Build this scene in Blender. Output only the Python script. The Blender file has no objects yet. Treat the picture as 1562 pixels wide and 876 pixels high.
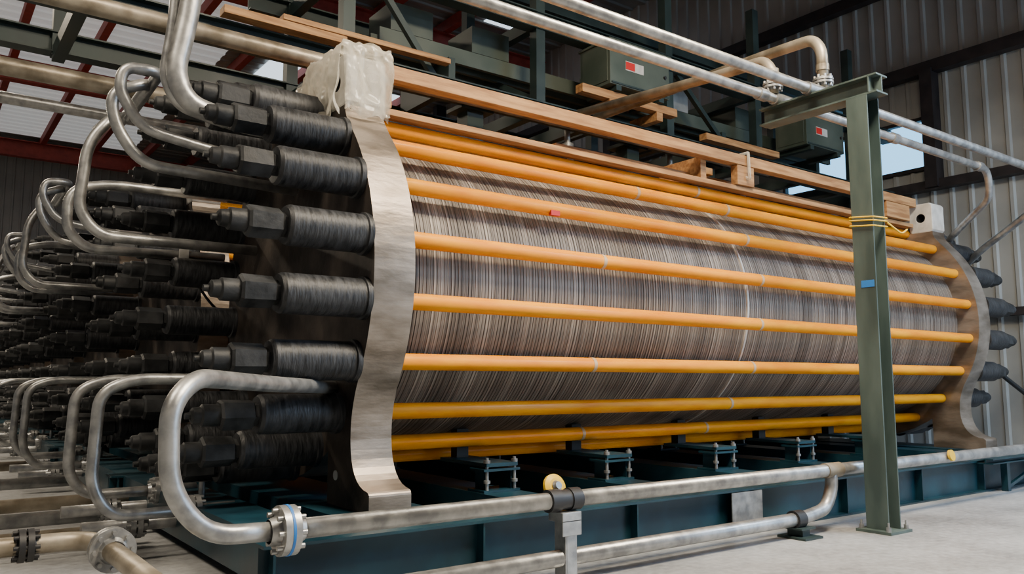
import bpy, math, random
from mathutils import Vector, Matrix, noise
random.seed(4)
scene=bpy.context.scene

# ---------------------------------------------------------------- materials
def new_mat(name):
    m=bpy.data.materials.new(name); m.use_nodes=True
    nt=m.node_tree; b=nt.nodes['Principled BSDF']
    return m,nt,b
def mat(name,c1,c2=None,metal=0.0,rough=0.5,scale=6,bump=0.0,bscale=None,rvar=0.1,coat=0,stretch=(1,1,1),detail=5,lo=0.35,hi=0.65,spec=.5):
    m,nt,b=new_mat(name); N=nt.nodes; L=nt.links
    b.inputs['Metallic'].default_value=metal; b.inputs['Roughness'].default_value=rough
    b.inputs['Coat Weight'].default_value=coat; b.inputs['Coat Roughness'].default_value=.18; b.inputs['Specular IOR Level'].default_value=spec
    tc=N.new('ShaderNodeTexCoord'); mp=N.new('ShaderNodeMapping'); mp.inputs['Scale'].default_value=stretch
    L.new(tc.outputs['Object'],mp.inputs['Vector'])
    no=N.new('ShaderNodeTexNoise'); no.inputs['Scale'].default_value=scale; no.inputs['Detail'].default_value=detail
    L.new(mp.outputs['Vector'],no.inputs['Vector'])
    r=N.new('ShaderNodeValToRGB'); r.color_ramp.elements[0].position=lo; r.color_ramp.elements[1].position=hi
    r.color_ramp.elements[0].color=(*c1,1); r.color_ramp.elements[1].color=(*(c2 or c1),1)
    L.new(no.outputs['Fac'],r.inputs['Fac']); L.new(r.outputs['Color'],b.inputs['Base Color'])
    mr=N.new('ShaderNodeMapRange'); mr.inputs['To Min'].default_value=max(0.02,rough-rvar); mr.inputs['To Max'].default_value=min(1,rough+rvar)
    L.new(no.outputs['Fac'],mr.inputs['Value']); L.new(mr.outputs['Result'],b.inputs['Roughness'])
    if bump>0:
        n2=N.new('ShaderNodeTexNoise'); n2.inputs['Scale'].default_value=bscale or scale*4; n2.inputs['Detail'].default_value=6
        L.new(mp.outputs['Vector'],n2.inputs['Vector'])
        bp=N.new('ShaderNodeBump'); bp.inputs['Strength'].default_value=bump; bp.inputs['Distance'].default_value=0.01
        L.new(n2.outputs['Fac'],bp.inputs['Height']); L.new(bp.outputs['Normal'],b.inputs['Normal'])
    return m

M={}
M['steel']=mat('brushed_steel',(.20,.165,.13),(.40,.34,.285),metal=.7,rough=.42,scale=3,bump=.22,bscale=14,stretch=(1,1,3))
M['steel_shaded']=mat('shaded_plate_face',(.020,.016,.014),(.10,.08,.066),metal=.5,rough=.5,scale=3,bump=.3,bscale=20)  # near plate face: shade painted in as a darker steel colour
M['orange']=mat('orange_rod_sleeve',(.84,.27,.0),(1.0,.40,.0),rough=.42,scale=2.5,coat=.10,rvar=.05,stretch=(1,4,4),spec=.2)
M['collar']=mat('rod_collar',(.60,.42,.25),rough=.4)
M['black']=mat('black_nut',(.007,.008,.009),(.040,.042,.045),metal=0,rough=.55,scale=7,bump=.35,bscale=26,rvar=.12,spec=.35)
M['sleeve']=mat('black_ribbed_sleeve',(.008,.009,.011),(.045,.047,.052),metal=.1,rough=.50,scale=9,bump=.5,bscale=16,stretch=(5,1,1))
M['galv']=mat('galvanised_pipe',(.27,.275,.28),(.50,.50,.49),metal=.7,rough=.38,scale=12,bump=.12,bscale=30)
M['pipe_tan']=mat('stained_pipe',(.20,.165,.115),(.48,.42,.33),metal=.5,rough=.42,scale=5,bump=.2)
M['teal']=mat('teal_painted_steel',(.003,.024,.038),(.010,.054,.078),rough=.38,scale=3,bump=.1)
M['green']=mat('green_primer_steel',(.010,.022,.022),(.027,.047,.044),rough=.5,scale=2.5)
M['post']=mat('post_paint',(.038,.060,.056),(.09,.125,.115),rough=.5,scale=4,bump=.15,stretch=(1,1,.3))
M['wood']=mat('timber',(.28,.13,.045),(.50,.28,.115),rough=.65,scale=5,bump=.2,stretch=(.6,6,6))
M['black_pl']=mat('dark_clamp',(.02,.02,.022),rough=.5)
M['white']=mat('white_casting',(.50,.48,.44),(.68,.66,.62),rough=.55,scale=8,bump=.2)
M['hole']=mat('hole_dark',(.01,.01,.01),rough=.8)
M['yellow']=mat('yellow_paint',(.75,.48,.02),rough=.45)
M['blue']=mat('blue_tape',(.02,.18,.55),rough=.5)
M['red']=mat('red_label',(.6,.02,.015),rough=.5)
M['box']=mat('equipment_box',(.05,.07,.055),(.09,.11,.09),rough=.45,scale=2)
M['purlin']=mat('red_oxide_purlin',(.24,.03,.02),(.34,.05,.035),rough=.6)
M['darkbeam']=mat('dark_girt',(.012,.010,.011),(.03,.022,.022),rough=.6)
M['cable']=mat('cable_rubber',(.01,.01,.01),rough=.5)
M['wallc']=mat('corrugated_wall_paint',(.32,.325,.31),(.41,.41,.385),rough=.5,scale=1.2,metal=.1)
M['roofc']=mat('roof_sheet',(.20,.20,.19),(.30,.30,.28),rough=.5,scale=.8,metal=.2)
M['duct']=mat('galvanised_duct',(.30,.30,.29),(.45,.45,.43),metal=.5,rough=.45,scale=4)

def concrete():
    m,nt,b=new_mat('concrete_floor'); N=nt.nodes;L=nt.links
    tc=N.new('ShaderNodeTexCoord')
    n1=N.new('ShaderNodeTexNoise'); n1.inputs['Scale'].default_value=.7; n1.inputs['Detail'].default_value=9; n1.inputs['Roughness'].default_value=.65
    n2=N.new('ShaderNodeTexNoise'); n2.inputs['Scale'].default_value=22; n2.inputs['Detail'].default_value=8
    L.new(tc.outputs['Object'],n1.inputs['Vector']); L.new(tc.outputs['Object'],n2.inputs['Vector'])
    mx=N.new('ShaderNodeMath'); mx.operation='MULTIPLY_ADD'; mx.inputs[1].default_value=.35
    L.new(n2.outputs['Fac'],mx.inputs[0]); L.new(n1.outputs['Fac'],mx.inputs[2])
    r=N.new('ShaderNodeValToRGB'); r.color_ramp.elements[0].position=.50; r.color_ramp.elements[1].position=.85
    r.color_ramp.elements[0].color=(.18,.18,.18,1); r.color_ramp.elements[1].color=(.47,.48,.49,1)
    L.new(mx.outputs[0],r.inputs['Fac']); L.new(r.outputs['Color'],b.inputs['Base Color'])
    b.inputs['Roughness'].default_value=.45
    bp=N.new('ShaderNodeBump'); bp.inputs['Strength'].default_value=.2; bp.inputs['Distance'].default_value=.01
    L.new(n2.outputs['Fac'],bp.inputs['Height']); L.new(bp.outputs['Normal'],b.inputs['Normal'])
    return m
M['concrete']=concrete()

def laminate():
    m,nt,b=new_mat('cell_laminate'); N=nt.nodes;L=nt.links
    tc=N.new('ShaderNodeTexCoord'); sx=N.new('ShaderNodeSeparateXYZ'); L.new(tc.outputs['Object'],sx.inputs[0])
    def n1d(k,det):
        mu=N.new('ShaderNodeMath'); mu.operation='MULTIPLY'; mu.inputs[1].default_value=k; L.new(sx.outputs['X'],mu.inputs[0])
        n=N.new('ShaderNodeTexNoise'); n.noise_dimensions='1D'; n.inputs['Scale'].default_value=1; n.inputs['Detail'].default_value=det
        L.new(mu.outputs[0],n.inputs['W']); return n.outputs['Fac']
    a=n1d(60,2); c=n1d(5,2)
    ad=N.new('ShaderNodeMath'); ad.operation='MULTIPLY_ADD'; ad.inputs[1].default_value=.5; L.new(c,ad.inputs[0]); L.new(a,ad.inputs[2])
    mr=N.new('ShaderNodeMapRange'); mr.inputs['From Min'].default_value=.40; mr.inputs['From Max'].default_value=1.05
    L.new(ad.outputs[0],mr.inputs['Value'])
    r=N.new('ShaderNodeValToRGB'); e=r.color_ramp.elements
    e[0].position=.05; e[0].color=(.060,.048,.040,1); e[1].position=1; e[1].color=(.44,.39,.33,1)
    x=e.new(.4); x.color=(.16,.136,.112,1)
    x=e.new(.7); x.color=(.26,.225,.190,1)
    L.new(mr.outputs['Result'],r.inputs['Fac']); L.new(r.outputs['Color'],b.inputs['Base Color'])
    b.inputs['Metallic'].default_value=.2; b.inputs['Roughness'].default_value=.48
    return m
M['lam']=laminate()
M['lamdark']=mat('gasket_dark',(.03,.026,.023),rough=.6)
M['midplate']=mat('centre_plate_steel',(.66,.64,.60),metal=.4,rough=.35)

def film():
    m,nt,b=new_mat('plastic_film'); N=nt.nodes;L=nt.links
    b.inputs['Base Color'].default_value=(.80,.76,.66,1); b.inputs['Roughness'].default_value=.16
    tr=N.new('ShaderNodeBsdfTranslucent'); tr.inputs['Color'].default_value=(.8,.74,.6,1)
    tp=N.new('ShaderNodeBsdfTransparent')
    m1=N.new('ShaderNodeMixShader'); m1.inputs[0].default_value=.35
    m2=N.new('ShaderNodeMixShader')
    lw=N.new('ShaderNodeLayerWeight'); lw.inputs['Blend'].default_value=.5
    mr=N.new('ShaderNodeMapRange'); mr.inputs['From Max'].default_value=.7; mr.inputs['To Min'].default_value=.75; mr.inputs['To Max'].default_value=.05
    L.new(lw.outputs['Facing'],mr.inputs['Value']); L.new(mr.outputs['Result'],m2.inputs[0])
    L.new(b.outputs[0],m1.inputs[1]); L.new(tr.outputs[0],m1.inputs[2])
    L.new(m1.outputs[0],m2.inputs[1]); L.new(tp.outputs[0],m2.inputs[2])
    L.new(m2.outputs[0],N['Material Output'].inputs['Surface'])
    return m
M['film']=film()
def emis(name,c,s):
    m,nt,b=new_mat(name); b.inputs['Base Color'].default_value=(*c,1); b.inputs['Emission Color'].default_value=(*c,1); b.inputs['Emission Strength'].default_value=s
    return m
M['sky']=emis('daylight_glazing',(.25,.62,1.0),2.2)
M['skyl']=emis('bright_skylight',(.75,.88,1.0),1.6)
M['transl']=emis('translucent_roof_sheet',(.80,.82,.82),.28)
M['lamp']=emis('added_lamp_lens',(1,.93,.82),6)  # glowing face of the added, unseen light panels

# ---------------------------------------------------------------- mesh builder
class MB:
    def __init__(s): s.v=[];s.f=[];s.m=[];s.sm=[];s.mats=[]
    def mi(s,k):
        if k not in s.mats: s.mats.append(k)
        return s.mats.index(k)
    def face(s,idx,k,sm=False): s.f.append(idx);s.m.append(s.mi(k));s.sm.append(sm)
    def box(s,x0,x1,y0,y1,z0,z1,k,M4=None):
        b=len(s.v); P=[(x0,y0,z0),(x1,y0,z0),(x1,y1,z0),(x0,y1,z0),(x0,y0,z1),(x1,y0,z1),(x1,y1,z1),(x0,y1,z1)]
        s.v+= [tuple(M4@Vector(p)) if M4 else p for p in P]
        for q in ((0,3,2,1),(4,5,6,7),(0,1,5,4),(1,2,6,5),(2,3,7,6),(3,0,4,7)): s.face([b+i for i in q],k)
    def beam(s,p0,p1,w,h,k):
        p0=Vector(p0);p1=Vector(p1);d=p1-p0;l=d.length;q=d.to_track_quat('X','Z').to_matrix().to_4x4()
        s.box(0,l,-w/2,w/2,-h/2,h/2,k,Matrix.Translation(p0)@q)
    def ibeam(s,p0,p1,w,h,k,t=.014):
        p0=Vector(p0);p1=Vector(p1);d=p1-p0;l=d.length;T=Matrix.Translation(p0)@d.to_track_quat('X','Z').to_matrix().to_4x4()
        s.box(0,l,-w/2,w/2,h/2-t,h/2,k,T); s.box(0,l,-w/2,w/2,-h/2,-h/2+t,k,T); s.box(0,l,-t/2,t/2,-h/2+t,h/2-t,k,T)
    def frame(s,d):
        d=d.normalized(); u=Vector((0,0,1)) if abs(d.z)<.9 else Vector((1,0,0))
        a=d.cross(u).normalized(); return a,a.cross(d).normalized()
    def lathe(s,p,d,prof,k,seg=24,caps=True,rot=0.0,smooth=True):
        p=Vector(p);d=Vector(d).normalized();a,c=s.frame(d)
        for (t0,r0),(t1,r1) in zip(prof,prof[1:]):
            b=len(s.v)
            for t,r in ((t0,r0),(t1,r1)):
                for i in range(seg):
                    an=rot+2*math.pi*i/seg; s.v.append(tuple(p+d*t+a*(r*math.cos(an))+c*(r*math.sin(an))))
            for i in range(seg):
                j=(i+1)%seg; s.face([b+i,b+j,b+seg+j,b+seg+i],k,smooth)
        if caps:
            for (t,r),rev in ((prof[0],True),(prof[-1],False)):
                if r<1e-4: continue
                b=len(s.v)
                for i in range(seg):
                    an=rot+2*math.pi*i/seg; s.v.append(tuple(p+d*t+a*(r*math.cos(an))+c*(r*math.sin(an))))
                ii=[b+i for i in range(seg)]; s.face(ii[::-1] if rev else ii,k)
    def cyl(s,p0,p1,r,k,seg=20):
        p0=Vector(p0);p1=Vector(p1); s.lathe(p0,p1-p0,[(0,r),((p1-p0).length,r)],k,seg)
    def tube(s,pts,r,k,fil=.12,seg=14,caps=True):
        P=[Vector(p) for p in pts]; path=[P[0]]
        for i in range(1,len(P)-1):
            A,B,C=P[i-1],P[i],P[i+1]; u=(A-B);w=(C-B)
            f=min(fil,u.length*.48,w.length*.48); q0=B+u.normalized()*f;q1=B+w.normalized()*f
            for j in range(8):
                t=j/7; path.append(q0*(1-t)**2+B*2*t*(1-t)+q1*t*t)
        path.append(P[-1])
        pp=[path[0]]
        for q in path[1:]:
            if (q-pp[-1]).length>1e-4: pp.append(q)
        path=pp; T=(path[1]-path[0]).normalized(); a,c=s.frame(T); b=len(s.v); n=len(path)
        for i,q in enumerate(path):
            if i==0: t=T
            elif i==n-1: t=(path[i]-path[i-1]).normalized()
            else: t=((path[i+1]-q).normalized()+(q-path[i-1]).normalized()).normalized()
            rq=T.rotation_difference(t); a=rq@a; c=rq@c; T=t
            for j in range(seg):
                an=2*math.pi*j/seg; s.v.append(tuple(q+a*(r*math.cos(an))+c*(r*math.sin(an))))
        for i in range(n-1):
            for j in range(seg):
                jj=(j+1)%seg; s.face([b+i*seg+j,b+i*seg+jj,b+(i+1)*seg+jj,b+(i+1)*seg+j],k,True)
        if caps:
            s.face([b+j for j in range(seg)][::-1],k); s.face([b+(n-1)*seg+j for j in range(seg)],k)
    def flange(s,c,d,r,k,w=.03,gap=.01,bolts=8):
        c=Vector(c);d=Vector(d).normalized()
        for o in (-w-gap/2,gap/2): s.lathe(c+d*o,d,[(0,r),(w,r)],k,24)
        s.lathe(c-d*(w+gap/2+.04),d,[(0,r*.48),(.04,r*.62)],k,20,caps=False); s.lathe(c+d*(w+gap/2),d,[(0,r*.62),(.04,r*.48)],k,20,caps=False)
        a,e=s.frame(d)
        for i in range(bolts):
            an=2*math.pi*i/bolts; q=c+a*(r*.8*math.cos(an))+e*(r*.8*math.sin(an)); s.lathe(q-d*(w+.03),d,[(0,.012),(2*w+.06,.012)],k,6)
    def prism(s,prof,x0,x1,kside,kcap,smooth=False):
        n=len(prof); b=len(s.v)
        for x in (x0,x1):
            for y,z in prof: s.v.append((x,y,z))
        for i in range(n):
            j=(i+1)%n; s.face([b+i,b+j,b+n+j,b+n+i],kside,smooth)
        b=len(s.v)
        for x in (x0,x1):
            for y,z in prof: s.v.append((x,y,z))
        s.face([b+i for i in range(n)][::-1],kcap); s.face([b+n+i for i in range(n)],kcap)
    def mesh(s,name):
        me=bpy.data.meshes.new(name); me.from_pydata(s.v,[],s.f)
        for k in s.mats: me.materials.append(M[k])
        me.polygons.foreach_set('material_index',s.m); me.polygons.foreach_set('use_smooth',s.sm); me.update()
        return me
    def obj(s,name,parent=None,loc=(0,0,0),bevel=0):
        o=bpy.data.objects.new(name,s.mesh(name)); scene.collection.objects.link(o); o.location=loc
        if parent: o.parent=parent
        if bevel:
            bm=o.modifiers.new('bevel','BEVEL'); bm.width=bevel; bm.segments=2; bm.limit_method='ANGLE'; bm.angle_limit=math.radians(40)
        return o
def empty(name,loc=(0,0,0)):
    e=bpy.data.objects.new(name,None); scene.collection.objects.link(e); e.location=loc; return e
def inst(o,parent,name=None):
    n=bpy.data.objects.new(name or o.name,o.data); scene.collection.objects.link(n); n.parent=parent; n.location=o.location
    for md in o.modifiers:
        b=n.modifiers.new(md.name,md.type); b.width=md.width;b.segments=md.segments;b.limit_method=md.limit_method;b.angle_limit=md.angle_limit
    return n

# ---------------------------------------------------------------- stack (local: y=0 axis, z=0 floor)
YC=5.57; ZC=1.722; RR=1.224; RP=1.332; X0,X1,X2,X3=2.13,2.40,9.59,9.86; PITCH=3.5
angs=[math.radians(9+18*k) for k in range(20)]
def plate_profile():
    half=[(-.75,-1.422),(-1.32,-1.422),(-1.32,-1.315)]
    P0,P1,P2=Vector((-1.30,-1.30)),Vector((-1.08,-1.28)),Vector((-1.065,-1.02))
    for i in range(9):
        t=i/8; q=P0*(1-t)**2+P1*2*t*(1-t)+P2*t*t; half.append((q.x,q.y))
    P0,P1,P2=Vector((-1.065,-.98)),Vector((-1.065,-.84)),Vector((-RP*math.cos(math.radians(31)),-RP*math.sin(math.radians(31))))
    for i in range(1,9):
        t=i/8; q=P0*(1-t)**2+P1*2*t*(1-t)+P2*t*t; half.append((q.x,q.y))
    for d in range(-28,45,3):
        a=math.radians(d); half.append((-RP*math.cos(a),RP*math.sin(a)))
    half+=[(-.90,1.00),(-.882,1.04),(-.88,1.09),(-.62,1.09)]
    a0=math.degrees(math.acos(.62/RP))
    for d in [a0+ (90-a0)*i/8 for i in range(1,9)]:
        a=math.radians(d); half.append((-RP*math.cos(a),RP*math.sin(a)))
    right=[(-y,z) for y,z in half[:-1]][::-1]
    full=half+right
    full+=[(.75,-1.10)]+[( RP*math.cos(math.radians(-x)), RP*math.sin(math.radians(-x))) for x in range(58,123,8)]+[(-.75,-1.10)]
    return [(y,z+ZC) for y,z in full]
def block_hole(mb,x0,x1,yc,zc,hy,hz,r,k):
    n=32
    def ring(x,sq):
        b=len(mb.v)
        for i in range(n):
            a=2*math.pi*(i+.5)/n; c,s=math.cos(a),math.sin(a)
            if sq: m=max(abs(c),abs(s)); mb.v.append((x,yc+hy*c/m,zc+hz*s/m))
            else: mb.v.append((x,yc+r*c,zc+r*s))
        return b
    a,b=ring(x0,True),ring(x0,False); c,d=ring(x1,True),ring(x1,False)
    for i in range(n):
        j=(i+1)%n
        mb.face([a+i,b+i,b+j,a+j],k); mb.face([c+i,c+j,d+j,d+i],k); mb.face([a+i,a+j,c+j,c+i],k); mb.face([b+i,d+i,d+j,b+j],'hole')
def build_stack():
    parts=[]
    e=empty('electrolyzer_stack',(0,YC,0)); prof=plate_profile()
    for nm,a,b in (('end_plate_near',X0,X1),('end_plate_far',X2,X3)):
        mb=MB(); mb.prism(prof,a,b,'steel','steel_shaded' if nm=='end_plate_near' else 'steel')
        parts.append(mb.obj(nm,e,bevel=.012))
        mb=MB()
        for sgn in (-1,1): block_hole(mb,a-.006,b+.006,sgn*.75,ZC+1.255,.14,.175,.05,'white')
        parts.append(mb.obj('lifting_lug_'+nm[-4:],e,bevel=.012))
    mb=MB(); n=270; seg=128; R=1.10; xa,xb=X1,X2; w=(xb-xa)/n; prof2=[]
    mid=5.81
    for i in range(n):
        x=xa+i*w; rr=R+random.uniform(-.0012,.0015)
        if abs(x-mid)<w*.6: rr=R+.012
        prof2+=[(x,rr-.007),(x+.12*w,rr-.007),(x+.16*w,rr),(x+.96*w,rr)]
    rows=[]
    for x,r in prof2:
        b=len(mb.v); rows.append(b)
        for j in range(seg):
            a=2*math.pi*j/seg; mb.v.append((x,r*math.cos(a),ZC+r*math.sin(a)))
    for i in range(len(rows)-1):
        k='lam'
        if i%4==0: k='lamdark'
        if abs(prof2[i][0]-mid)<w*.7: k='midplate'
        for j in range(seg):
            jj=(j+1)%seg; mb.face([rows[i]+j,rows[i+1]+j,rows[i+1]+jj,rows[i]+jj],k,False)
    parts.append(mb.obj('cell_pack',e))
    mb=MB()
    for q,a in enumerate(angs):
        y,z=-RR*math.cos(a),ZC+RR*math.sin(a)
        mb.lathe((X1-.01,y,z),(1,0,0),[(0,.052),(X2-X1+.02,.052)],'orange',24,caps=False)
        for xx in ([5.80] if q%2 else [5.83,4.0+ (q%3)*.35]): mb.lathe((xx,y,z),(1,0,0),[(0,.054),(.03,.054)],'collar',24)
    a=math.radians(27); y,z=-RR*math.cos(a),ZC+RR*math.sin(a)
    mb.box(3.60,3.68,y-.057,y-.03,z-.055,z-.02,'red')
    parts.append(mb.obj('tie_rods',e))
    mb=MB()
    for a in angs:
        y,z=-RR*math.cos(a),ZC+RR*math.sin(a); rt=random.uniform(.15,.6)
        for x,d in ((X0,-1),(X3,1)):
            L1=.52+random.uniform(-.03,.03)
            mb.lathe((x,y,z),(d,0,0),[(0,.128),(.03,.128),(.035,.116),(L1-.02,.116),(L1,.104)],'sleeve',28)
            mb.lathe((x+d*L1,y,z),(d,0,0),[(0,.07),(.02,.07),(.03,.088),(.20,.092),(.215,.082)],'black',6,rot=rt,smooth=False)
            mb.lathe((x+d*(L1+.215),y,z),(d,0,0),[(0,.062),(.09,.062),(.10,.05),(.14,.045),(.15,.032)],'black',20)
            mb.lathe((x+d*(L1+.365),y,z),(d,0,0),[(0,.02),(.03,.018)],'black',12)
    mb.lathe((X0-.004,-.87,.48),(1,0,0),[(0,.03),(.004,.03)],'white',16)  # white disc painted in for the lit floor seen through a hole
    parts.append(mb.obj('tie_rod_nuts',e))
    mb=MB(); y0=YC
    def tb(pts,r,k='galv',fil=.16): mb.tube([(x,y-y0,z) for x,y,z in pts],r,k,fil)
    tb([(1.13,5.2+.9,2.90),(1.13,5.2,2.95),(.92,5.2,2.93),(.90,5.2,2.79),(1.03,5.2,2.57),(1.49,5.2,2.50),(2.1,5.25,2.48)],.034)
    tb([(1.12,5.4+.9,2.92),(1.12,5.4,2.94),(.89,5.4,2.83),(.92,5.4,2.63),(1.08,5.4,2.40),(2.1,5.4,2.37)],.036)
    tb([(1.06,6.9,3.0),(1.06,6.2,2.93),(.90,6.2,2.71),(.86,6.2,2.22),(1.0,6.2,2.05),(2.1,6.2,2.05)],.038)
    tb([(2.1,7.0,2.61),(1.17,7.0,2.60),(.9,7.0,2.52),(.9,7.0,2.21),(1.04,7.0,2.07),(2.1,7.0,2.09)],.038)
    for yy,zz in ((5.25,.17),(6.1,.2)):
        tb([(2.1,yy,1.06),(1.08,yy,1.06),(.90,yy,.98),(.88,yy,.45),(.99,yy,zz+.1),(1.7,yy,zz+.1)],.034)
        mb.flange((1.45,yy-y0,zz+.1),(1,0,0),.09,'galv')
    for yy in (5.6,6.4):
        mb.tube([(.9,yy-y0,.16),(2.05,yy-y0,.16)],.04,'galv'); mb.flange((1.2,yy-y0,.16),(1,0,0),.085,'galv')
        mb.lathe((1.6,yy-y0,.16),(0,0,1),[(0,.05),(.12,.04),(.13,.02),(.24,.02)],'galv',16); mb.lathe((1.6,yy-y0,.40),(0,0,1),[(0,.07),(.02,.07)],'black_pl',20)
    parts.append(mb.obj('head_piping',e))
    mb=MB()
    for yy in (-1.73,1.73):
        mb.box(1.35,11.2,yy-.11,yy+.11,.285,.30,'teal'); mb.box(1.35,11.2,yy-.11,yy+.11,0,.015,'teal'); mb.box(1.35,11.2,yy-.04,yy-.025,.015,.285,'teal')
        x=1.4
        while x<11.2: mb.box(x,x+.012,yy-.10,yy-.04,.015,.285,'teal'); x+=1.16
        mb.box(4.62,4.95,yy-.113,yy-.105,.02,.28,'galv')
    for x in (1.6,3.31,4.41,5.66,6.82,8.0,9.1): mb.box(x-.16,x+.16,-1.62,1.62,.06,.298,'teal')
    for a in (X0+.135,X2+.135): mb.box(a-.3,a+.3,-1.6,1.6,.02,.2985,'teal')
    parts.append(mb.obj('support_skid',e))
    mb=MB()
    for x in (3.31,4.41,5.66,6.82,8.0):
        for yy in (-.86,.86):
            mb.box(x-.15,x+.15,yy-.1,yy+.1,.299,.315,'teal')
            for dx in (-.1,.1):
                mb.box(x+dx-.008,x+dx+.008,yy-.07,yy+.07,.315,.44,'teal')
                mb.cyl((x+dx*1.15,yy-.08,.315),(x+dx*1.15,yy-.08,.53),.012,'galv',8)
                mb.lathe((x+dx*1.15,yy-.08,.495),(0,0,1),[(0,.024),(.02,.024)],'galv',6)
                mb.lathe((x+dx*1.15,yy-.08,.36),(0,0,1),[(0,.024),(.02,.024)],'galv',6)
            mb.box(x-.15,x+.15,yy-.1,yy+.08,.44,.456,'teal')
            y1,y2=(yy-.10,-.36) if yy<0 else (.36,yy+.10)
            mb.box(x-.13,x+.13,y1,y2,.47,.495,'teal')
            s=-1 if yy<0 else 1
            mb.box(x-.05,x+.05,min(s*.38,s*.46),max(s*.38,s*.46),.495,.70,'lamdark')
    parts.append(mb.obj('jack_brackets',e))
    return e,parts
e0,parts=build_stack()
for i in range(1,7):
    e=empty('electrolyzer_stack',(0,YC+PITCH*i,0))
    for p in parts: inst(p,e)

# ---------------------------------------------------------------- front pipe run
mb=MB(); PY=3.42
mb.tube([(1.31,PY,.42),(12.8,PY,.42)],.044,'galv',seg=20)
mb.tube([(1.31,PY,.42),(1.00,PY,.43),(.85,PY,.62),(.84,PY,.95),(.96,3.52,1.06),(1.5,4.05,1.03),(2.12,4.75,1.01)],.040,'galv',.17,18)
mb.flange((1.33,PY,.42),(1,0,0),.105,'galv')
mb.lathe((1.325,PY,.42),(1,0,0),[(0,.107),(.012,.107)],'blue',24)
for x in (2.78,2.92): mb.lathe((x-.035,PY,.42),(1,0,0),[(0,.060),(.07,.060)],'black_pl',20)
mb.lathe((2.75,PY,.42),(1,0,0),[(0,.053),(.2,.053)],'black_pl',20)
mb.tube([(5.33,PY,.42),(5.33,PY,.30),(5.25,PY,.16),(4.98,PY,.12),(1.2,PY,.12)],.044,'galv',.12)
mb.lathe((4.86,PY,.12),(1,0,0),[(0,.06),(.09,.06)],'black_pl',20)
mb.lathe((5.25,PY,.42),(1,0,0),[(0,.052),(.18,.052)],'pipe_tan',20)
mb.obj('floor_water_pipe')
mb=MB()
mb.box(2.80,2.93,PY-.06,PY+.06,.31,.36,'galv'); mb.box(2.80,2.93,PY-.06,PY-.05,.24,.32,'galv')
mb.box(2.83,2.84,PY-.045,PY+.045,.012,.31,'galv'); mb.box(2.84,2.91,PY-.045,PY-.037,.012,.31,'galv'); mb.box(2.77,2.95,PY-.08,PY+.08,0,.012,'galv')
mb.obj('pipe_stand',bevel=.003)
mb=MB(); mb.lathe((2.86,PY+.10,.47),(0,-1,.35),[(0,.055),(.012,.07),(.03,.07),(.04,.045)],'yellow',28); mb.lathe((2.86,PY+.06,.485),(0,-1,.35),[(0,.03),(.02,.02)],'galv',16)
mb.cyl((2.86,PY+.0,.44),(2.86,PY+.08,.48),.015,'galv'); mb.obj('valve_handwheel')
mb=MB(); mb.box(4.82,5.02,PY-.12,PY+.1,0,.015,'green'); mb.box(4.88,4.96,PY-.06,PY+.06,.015,.07,'green'); mb.box(4.84,5.0,PY-.08,PY+.08,.06,.072,'green'); mb.obj('pipe_shoe')
mb=MB(); mb.lathe((6.96,PY-.05,.44),(0,-1,0.2),[(0,.045),(.02,.045)],'yellow',20); mb.cyl((6.96,PY,.43),(6.96,PY-.05,.44),.015,'galv'); mb.obj('valve_handwheel')

# ---------------------------------------------------------------- post with cantilever arm
mb=MB(); px,py=5.60,3.2; h=.082
mb.box(px-.14,px+.14,py-.13,py+.13,0,.02,'post')
for dx in (-.115,.115):
    for dy in (-.10,.10): mb.lathe((px+dx,py+dy,.02),(0,0,1),[(0,.018),(.03,.018)],'galv',6); mb.cyl((px+dx,py+dy,.05),(px+dx,py+dy,.08),.008,'galv',8)
mb.box(px-h,px-h+.012,py-h,py+h,.02,3.14,'post'); mb.box(px+h-.012,px+h,py-h,py+h,.02,3.14,'post'); mb.box(px-h+.012,px+h-.012,py-.006,py+.006,.02,3.14,'post')
mb.ibeam((px,py-.16,3.215),(px,py+.86,3.215),.15,.145,'post'); mb.box(px-.075,px+.075,py-.1,py-.09,3.15,3.28,'post')
mb.box(px-h-.003,px-h-.0005,py-.07,py+.03,1.72,1.77,'blue')
q=h+.012
for z in (2.20,2.225,2.16): 
    mb.tube([(px-q,py-q,z),(px+q,py-q,z+.01),(px+q,py+q,z),(px-q,py+q,z+.02),(px-q,py-q,z)],.006,'yellow',.01,6)
mb.tube([(px+q,py-q,2.2),(px+.2,py-.14,2.12),(px+.26,py-.15,2.16)],.007,'yellow',.03,6)
mb.obj('steel_support_post',bevel=.002)

# ---------------------------------------------------------------- overhead pipes on arm
ZP=3.33
mb=MB()
mb.tube([(-3,3.9,ZP),(9.25,3.9,ZP),(9.4,3.95,3.05),(10.0,4.7,2.75),(10.2,4.9,2.6)],.038,'galv',.14)
mb.tube([(-3,3.6,ZP),(9.9,3.6,ZP),(10.05,3.65,3.05),(10.3,4.5,2.6),(10.4,4.9,2.3)],.040,'galv',.14)
for x in (5.3,7.3,9.0): mb.lathe((x,3.9,ZP),(1,0,0),[(0,.05),(.1,.05)],'galv',16)
for yy in (3.9,3.6): mb.lathe((5.5,yy,ZP),(1,0,0),[(0,.052),(.22,.052)],'galv',16)
mb.obj('overhead_pipes')
mb=MB()
for x,yy,zz in ((5.50,3.9,3.56),(5.74,3.6,3.70)):
    mb.tube([(x,yy,ZP+.03),(x,yy,zz),(x+.02,yy+.09,zz+.12),(x+.05,yy+.5,zz+.15),(x+.1,6.4,3.9)],.045,'pipe_tan',.2,18)
    mb.flange((x,yy,ZP+.10),(0,0,1),.08,'galv',.016)
    mb.lathe((x,yy,ZP+.19),(0,0,1),[(0,.053),(.05,.053)],'pipe_tan',16)
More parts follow.
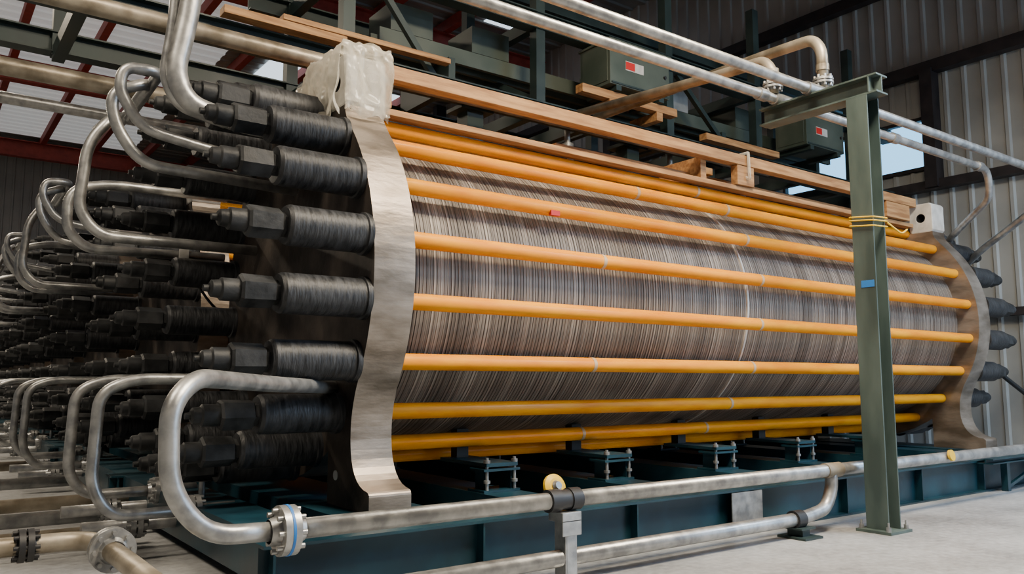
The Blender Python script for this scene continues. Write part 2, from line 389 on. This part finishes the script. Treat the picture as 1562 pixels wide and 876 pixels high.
mb.obj('riser_pipes')

# ---------------------------------------------------------------- drop pipe at upper left + long pipes
mb=MB()
mb.tube([(1.24,4.9,4.6),(1.22,4.9,3.31),(1.14,4.9,2.85),(1.22,4.9,2.68),(1.50,4.9,2.62),(2.1,4.95,2.62)],.06,'galv',.2,18)
mb.tube([(1.15,4.98,4.6),(1.14,4.98,3.2),(1.10,5.0,2.85),(1.2,5.05,2.7),(1.5,5.1,2.66)],.03,'galv',.2,14)
mb.obj('drop_pipe')
mb=MB(); mb.tube([(-3,6.5,3.82),(9,6.5,3.82)],.072,'pipe_tan'); mb.tube([(-3,7.9,3.70),(9,7.9,3.70)],.08,'pipe_tan'); mb.tube([(-3,9.3,3.85),(9,9.3,3.85)],.06,'galv'); mb.obj('header_pipes')
mb=MB()
mb.tube([(-1.5,7.0,.15),(1.9,7.0,.15)],.05,'pipe_tan'); mb.tube([(-1.5,6.6,.1),(1.3,6.6,.1)],.05,'galv'); mb.tube([(-1.5,5.8,.1),(1.3,5.8,.1)],.045,'pipe_tan')
mb.tube([(-1.5,8.5,.15),(1.3,8.5,.15)],.05,'galv'); mb.tube([(-1.5,10.3,.15),(1.3,10.3,.15)],.05,'pipe_tan')
mb.obj('floor_drain_pipes')
mb=MB(); mb.tube([(-1.0,5.0,.2),(.86,5.0,.2),(.89,4.4,.2),(.89,3.3,.2)],.05,'pipe_tan',.2,18); mb.flange((.55,5.0,.2),(1,0,0),.085,'black_pl'); mb.flange((.89,4.62,.2),(0,1,0),.11,'galv')
for x in (-.2,.89): mb.box(x-.05,x+.05,(4.95 if x<0 else 3.9),(5.05 if x<0 else 4.0),0,.15,'black_pl')
mb.obj('elbow_pipe')

# ---------------------------------------------------------------- timber
def plank(name,x0,x1,y,z,w,h):
    mb=MB(); mb.box(x0,x1,y-w/2,y+w/2,z-h/2,z+h/2,'wood'); return mb.obj(name,bevel=.004)
plank('timber_rail',2.42,9.56,4.90,3.165,.10,.10)
plank('timber_plank',2.42,9.55,4.95,2.895,.12,.045)
plank('timber_plank',4.2,9.5,5.15,2.995,.1,.05)
mb=MB(); mb.box(2.44,2.56,4.88,4.98,2.92,3.112,'wood'); mb.obj('timber_block',bevel=.004)
mb=MB(); mb.box(5.85,5.93,4.97,5.5,2.93,3.15,'wood'); mb.box(5.93,6.3,5.2,5.3,3.08,3.15,'wood'); mb.obj('timber_block',bevel=.004)
mb=MB(); mb.box(6.25,6.5,4.86,4.94,2.92,3.112,'wood'); mb.obj('timber_block',bevel=.004)
mb=MB(); mb.tube([(6.38,4.83,3.24),(6.38,4.97,3.24),(6.38,4.97,3.05),(6.38,4.82,2.98),(6.38,4.83,3.24)],.014,'film',.02,8); mb.obj('plastic_tie')
mb=MB(); mb.box(8.9,9.4,4.85,5.15,2.93,3.11,'wood'); mb.obj('timber_block',bevel=.004)

def wrap(name,x0,x1,y0,y1,ztop,zfront,zback):
    mb=MB(); nj,ni=90,96; rows=[]
    def rid(q): return .5-abs(noise.noise(q))*1.6
    def disp(p,a=.030):
        p=Vector(p); q=Vector((p.x*7,p.y*7,p.z*2.5))
        n=noise.noise_vector(q)*a
        r=rid(q*1.3+Vector((5,1,2)))*a*.9+rid(Vector((p.x*14+p.z*6,p.y*16-p.z*7,p.z*5)))*a*.55+rid(p*30)*a*.18
        c=Vector(((x0+x1)/2,(y0+y1)/2,p.z)); o=(p-c); o.z=.05
        if p.z>ztop-.03: o=Vector((0,0,1))
        return p+n+o.normalized()*r
    for j in range(nj+1):
        t=j/nj; y=y0+(y1-y0)*t; s=max(0,(t-.35)/.65)
        zb=zfront*(1-s)+zback*s+ .14*noise.noise(Vector((y*9,2,0))); zt=ztop-.16*s*s+.03*noise.noise(Vector((y*8,7,0)))
        w=.5*(x1-x0)*(1-.3*s); xc=(x0+x1)/2-.05*s
        H=zt-zb; per=2*H+2*w
        b=[]
        for i in range(ni+1):
            l=per*i/ni
            if l<H: p=(xc-w-.12*(1-l/H)*(.3+noise.noise(Vector((y*10,l*4,3)))),y,zb+l)
            elif l<H+2*w: p=(xc-w+(l-H),y,zt+.01*math.sin((l-H)/(2*w)*math.pi))
            else: p=(xc+w,y,zt-(l-H-2*w))
            b.append(len(mb.v)); mb.v.append(tuple(disp(p)))
        rows.append(b)
    for j in range(nj):
        for i in range(ni): mb.face([rows[j][i],rows[j+1][i],rows[j+1][i+1],rows[j][i+1]],'film',True)
    g=[]
    for k in range(41):
        g.append([])
        for i in range(35):
            x=x0+(x1-x0)*i/34; zz=zfront+(ztop-zfront)*k/40+(.10*noise.noise(Vector((x*11,0,1))) if k==0 else 0)
            g[-1].append(len(mb.v)); mb.v.append(tuple(disp((x,y0-.01,zz),.024)))
    for k in range(40):
        for i in range(34): mb.face([g[k][i],g[k][i+1],g[k+1][i+1],g[k+1][i]],'film',True)
    return mb.obj(name)
wrap('plastic_wrap',2.09,2.425,4.65,5.52,3.205,2.74,2.98)
wrap('plastic_wrap',9.45,9.60,4.97,5.25,3.16,3.0,3.05)

# ---------------------------------------------------------------- equipment rack above
mb=MB()
for yy in (6.8,8.2):
    zl=3.98 if yy<7 else 4.1
    mb.ibeam((-3,yy,zl),(12.6,yy,zl),.16,.2,'green'); mb.ibeam((2.6,yy,5.0),(12.6,yy,5.0),.16,.2,'green')
for x in (-2,.9,3.08,5.35,7.4,9.16,11.5):
    for yy in (6.8,8.2): mb.box(x-.06,x+.06,yy-.06,yy+.06,3.98,6.2,'green')
    mb.beam((x,6.8,4.0),(x,8.2,4.0),.1,.14,'green'); mb.beam((x,6.8,5.0),(x,8.2,5.0),.1,.14,'green')
for x in (6.1,8.1,10.4): mb.beam((x,6.8,4.0),(x,8.2,4.0),.1,.14,'green')
mb.beam((3.3,6.8,5.0),(4.05,6.8,4.05),.06,.06,'green'); mb.beam((7.5,6.8,5.0),(8.6,6.8,4.05),.06,.06,'green')
mb.beam((5.4,6.8,4.1),(5.0,8.2,4.9),.06,.06,'green')
for x in (4.6,6.9,8.3): mb.box(x-.1,x+.1,6.9,7.1,3.3,3.9,'green'); mb.box(x-.2,x+.2,6.85,7.15,3.86,3.9,'green')
mb.ibeam((3.5,7.3,5.55),(12.6,7.3,5.55),.2,.25,'green'); mb.ibeam((3.5,8.6,6.2),(12.6,8.6,6.2),.2,.25,'green')
for x in (-2,12.2):
    mb.box(x-.1,x+.1,7.22,7.42,0,4.0,'green'); mb.beam((x,6.8,4.0),(x,8.2,4.0),.1,.16,'green')
mb.obj('overhead_equipment_rack')
mb=MB()
for k in range(5): mb.box(3.6,11.5,7.15+k*.2,7.2+k*.2,4.45,4.62,'box')
for x in (4.4,6.6,8.8,11): mb.box(x-.04,x+.04,7.05,8.1,4.1,4.45,'green')
for x in (4.0,5.0,7.0,8.0,9.5): mb.box(x-.25,x+.25,7.2,7.7,4.65,4.95,'duct' if x in (8.0,) else 'box')
for x in (5.9,7.6,9.0): mb.tube([(x,6.95,4.1),(x,6.95,3.75),(x+.05,6.95,3.55)],.035,'duct',.1,10); mb.lathe((x,6.95,3.7),(0,0,1),[(0,.07),(.05,.07)],'duct',12); mb.lathe((x,6.95,3.95),(0,0,1),[(0,.07),(.05,.07)],'duct',12)
mb.obj('busbar_rack')
def ebox(x,y,z,w,d,h):
    mb=MB(); mb.box(x-w/2,x+w/2,y-d/2,y+d/2,z-h/2,z+h/2,'box'); mb.box(x-w/2-.02,x+w/2+.02,y-d/2-.02,y+d/2+.02,z+h/2,z+h/2+.025,'box')
    mb.box(x-w/2-.008,x-w/2,y-d/2+.04,y+d/2-.04,z-h/2+.04,z+h/2-.04,'box')
    mb.box(x-w*.25,x+w*.05,y-d/2-.006,y-d/2-.001,z-.05,z+.06,'white'); mb.box(x-w*.25,x-w*.1,y-d/2-.010,y-d/2-.006,z-.04,z+.05,'red')
    for sx in (-.36,.36): mb.box(x+w*sx-.04,x+w*sx+.04,y-d/2,y+d/2,z-h/2-.06,z-h/2,'green')
    mb.box(x-w*.48,x+w*.48,y-d/2-.012,y-d/2,z-h/2+.01,z-h/2+.03,'green'); mb.lathe((x+w*.42,y-d/2-.02,z),(0,1,0),[(0,.02),(.02,.02)],'black_pl',10)
    mb.obj('electrical_enclosure',bevel=.006)
ebox(6.54,6.65,4.60,.95,.5,.5); ebox(10.2,6.65,4.53,.9,.5,.45)
mb=MB(); mb.box(5.7,7.2,6.45,6.57,4.19,4.285,'wood'); mb.box(6.1,6.2,6.45,6.9,4.085,4.19,'wood'); mb.box(6.85,6.95,6.45,6.9,4.085,4.19,'wood'); mb.obj('timber_support',bevel=.004)
mb=MB(); mb.box(7.9,9.4,6.6,6.72,4.085,4.17,'wood'); mb.obj('timber_plank',bevel=.004)
plank('timber_plank',1.9,3.0,6.66,4.12,.13,.07)
plank('timber_plank',2.4,4.1,6.64,4.185,.1,.05)

mb=MB(); mb.box(1.7,2.05,6.95,7.15,2.2,2.45,'white'); mb.box(1.72,1.8,6.94,6.95,2.0,2.2,'white'); mb.tube([(1.9,7.0,2.2),(1.85,6.98,1.9),(2.0,7.0,1.7),(2.12,7.0,1.6)],.012,'cable',.1,8); mb.obj('junction_box',bevel=.005)

mb=MB(); mb.ibeam((8.2,3.65,.30),(12.8,3.65,.30),.14,.05,'teal',t=.01)
for x in (8.6,9.7,10.8,12): mb.box(x-.03,x+.03,3.62,3.68,0,.28,'teal')
mb.beam((8.6,3.65,.03),(9.6,3.65,.27),.03,.03,'teal')
mb.obj('low_pipe_rack')
mb=MB(); mb.tube([(10.35,4.9,1.35),(10.9,4.8,1.32),(11.4,4.6,.95),(11.9,4.4,.6),(12.6,4.3,.35),(13.2,4.3,.02)],.03,'cable',.4,10); mb.obj('power_cable')

# ---------------------------------------------------------------- room
mb=MB(); mb.box(-14,13.6,-12,36,-.1,0,'concrete'); mb.obj('floor')
mb=MB()
wy0,wy1,wz0,wz1=6.62,9.4,4.60,5.45
def ribpiece(y0,y1,z0,z1):
    pr=[];a=y0
    while a<y1-.02:
        for q,h in ((0,0),(.2,0),(.225,.035),(.275,.035)):
            if a+q<y1: pr.append((a+q,h))
        a+=.30
    pr.append((y1,0)); b=len(mb.v)
    for q,h in pr:
        for z in (z0,z1): mb.v.append((13.5-h,q,z))
    for i in range(len(pr)-1): mb.face([b+2*i,b+2*i+2,b+2*i+3,b+2*i+1],'wallc')
    mb.box(13.505,13.6,y0,y1,z0,z1,'wallc')
ribpiece(-12,wy0,0,10); ribpiece(wy1,36,0,10); ribpiece(wy0,wy1,0,wz0); ribpiece(wy0,wy1,wz1,10)
mb.obj('wall_right')
mb=MB(); mb.box(13.52,13.55,wy0,wy1,wz0,wz1,'sky')
for yy in (wy0-.04,wy1-.08,wy0+1.1): mb.box(13.42,13.56,yy,yy+.06,wz0,wz1,'darkbeam')
for z in (wz0-.04,wz1-.04): mb.box(13.42,13.56,wy0,wy1,z,z+.06,'darkbeam')
mb.obj('window_1')
mb=MB()
for z,h in ((2.1,.12),(4.25,.15),(6.24,.2),(7.87,.2)): mb.box(13.25,13.44,-12,36,z-h/2,z+h/2,'darkbeam')
for yy in (-3,14,22,30): mb.box(13.1,13.44,yy-.12,yy+.12,0,9.9,'darkbeam')
mb.box(13.2,13.44,6.33,6.53,4.2,6.2,'darkbeam')
mb.obj('trim_1')
mb=MB()
pr=[];a=-14
while a<13.5: pr+=[(a,0),(a+.2,0),(a+.225,.035),(a+.275,.035)]; a+=.3
b=len(mb.v)
for q,h in pr:
    for z in (0,10): mb.v.append((q,36-h,z))
for i in range(len(pr)-1): mb.face([b+2*i,b+2*i+1,b+2*i+3,b+2*i+2],'wallc')
mb.box(-14,13.5,36.005,36.1,0,10,'wallc'); mb.obj('wall_back')
mb=MB(); ZR=10.0
def bay(x0,x1,y0,y1,k):
    pr=[];a=y0
    while a<y1-.01: pr+=[(a,0),(a+.2,0),(a+.225,.04),(a+.275,.04)]; a+=.45
    pr.append((y1,0)); b=len(mb.v)
    for q,h in pr:
        for x in (x0,x1): mb.v.append((x,q,ZR-h))
    for i in range(len(pr)-1): mb.face([b+2*i,b+2*i+1,b+2*i+3,b+2*i+2],k)
bay(-14,13.5,-12,16.8,'roofc'); bay(-14,13.5,33.6,36,'roofc')
bay(-14,-3.8,16.8,33.6,'roofc'); bay(-3.8,6.4,16.8,33.6,'transl'); bay(6.4,13.5,16.8,33.6,'roofc')
mb.box(-14,13.5,-12,36,ZR+.005,ZR+.1,'roofc'); mb.obj('ceiling')
mb=MB()
for x,y,l in ((9.2,17.5,3),(10.9,13,3),(7.5,21,3),(10.9,22,3),(5.8,12.5,2.5),(1.0,14,2)):
    mb.box(x,x+1.3,y,y+l,ZR-.07,ZR-.05,'skyl')
mb.obj('window_2')
mb=MB()
x=-13.6
while x<13: mb.box(x-.09,x+.09,-12,36,ZR-.32,ZR-.05,'purlin'); x+=1.7
for y in (1,9,16.8,25,33.6): mb.ibeam((-14,y,ZR-.6),(13.4,y,ZR-.6),.3,.6,'purlin',t=.03)
mb.obj('trim_2')

# ---------------------------------------------------------------- added light panels, door daylight
def panel(x,y,z,e,sx=2.4,sy=.6,col=(1,.93,.82)):  # unseen light panel with housing, added to light the stacks and floor
    mb=MB(); mb.box(x-sx/2-.05,x+sx/2+.05,y-sy/2-.05,y+sy/2+.05,z+.03,z+.12,'white'); mb.box(x-sx/2,x+sx/2,y-sy/2,y+sy/2,z+.02,z+.03,'lamp')
    for dx in (-sx*.4,sx*.4): mb.cyl((x+dx,y,z+.1),(x+dx,y,ZR-.3),.01,'black_pl',6)
    mb.obj('added_lamp_housing')
    l=bpy.data.lights.new('added_panel_light','AREA'); l.shape='RECTANGLE'; l.size=sx; l.size_y=sy; l.energy=e; l.color=col
    o=bpy.data.objects.new('added_panel_light',l); scene.collection.objects.link(o); o.location=(x,y,z)
W=(1,.85,.64)
panel(4.0,1.0,6.6,1000,2.4,1.4,W); panel(9.0,-.5,5.6,480,2.4,1.8,(.55,.75,1)); panel(-1.5,3.5,6.8,300,2.4,1.2,W)  # the blue panel is added to cool the right-hand floor like daylight
panel(-1,13,7.0,320,col=W); panel(-1,22,7.0,500,col=W)
def area(name,loc,tgt,e,sx,sy,col):
    l=bpy.data.lights.new(name,'AREA'); l.shape='RECTANGLE'; l.size=sx; l.size_y=sy; l.energy=e; l.color=col
    o=bpy.data.objects.new(name,l); scene.collection.objects.link(o); o.location=loc
    o.rotation_euler=(Vector(tgt)-Vector(loc)).to_track_quat('-Z','Y').to_euler()
area('roller_door_daylight',(11.5,-4,3.0),(9,3,0),420,5,4.5,(.50,.72,1))

w=bpy.data.worlds.new('world'); scene.world=w; w.use_nodes=True
bg=w.node_tree.nodes['Background']; bg.inputs[0].default_value=(.90,.90,.92,1); bg.inputs[1].default_value=.13

# ---------------------------------------------------------------- camera
cam=bpy.data.cameras.new('camera'); co=bpy.data.objects.new('camera',cam); scene.collection.objects.link(co); scene.camera=co
cam.sensor_width=36; cam.lens=36*1245/1562; cam.clip_end=200
al=math.atan(1704/(1245/math.cos(math.atan(145/1245)))); th=math.atan(145/1245)
co.location=(0,0,1.042)
d=Vector((math.cos(al)*math.cos(th),math.sin(al)*math.cos(th),math.sin(th)))
co.rotation_euler=d.to_track_quat('-Z','Y').to_euler()
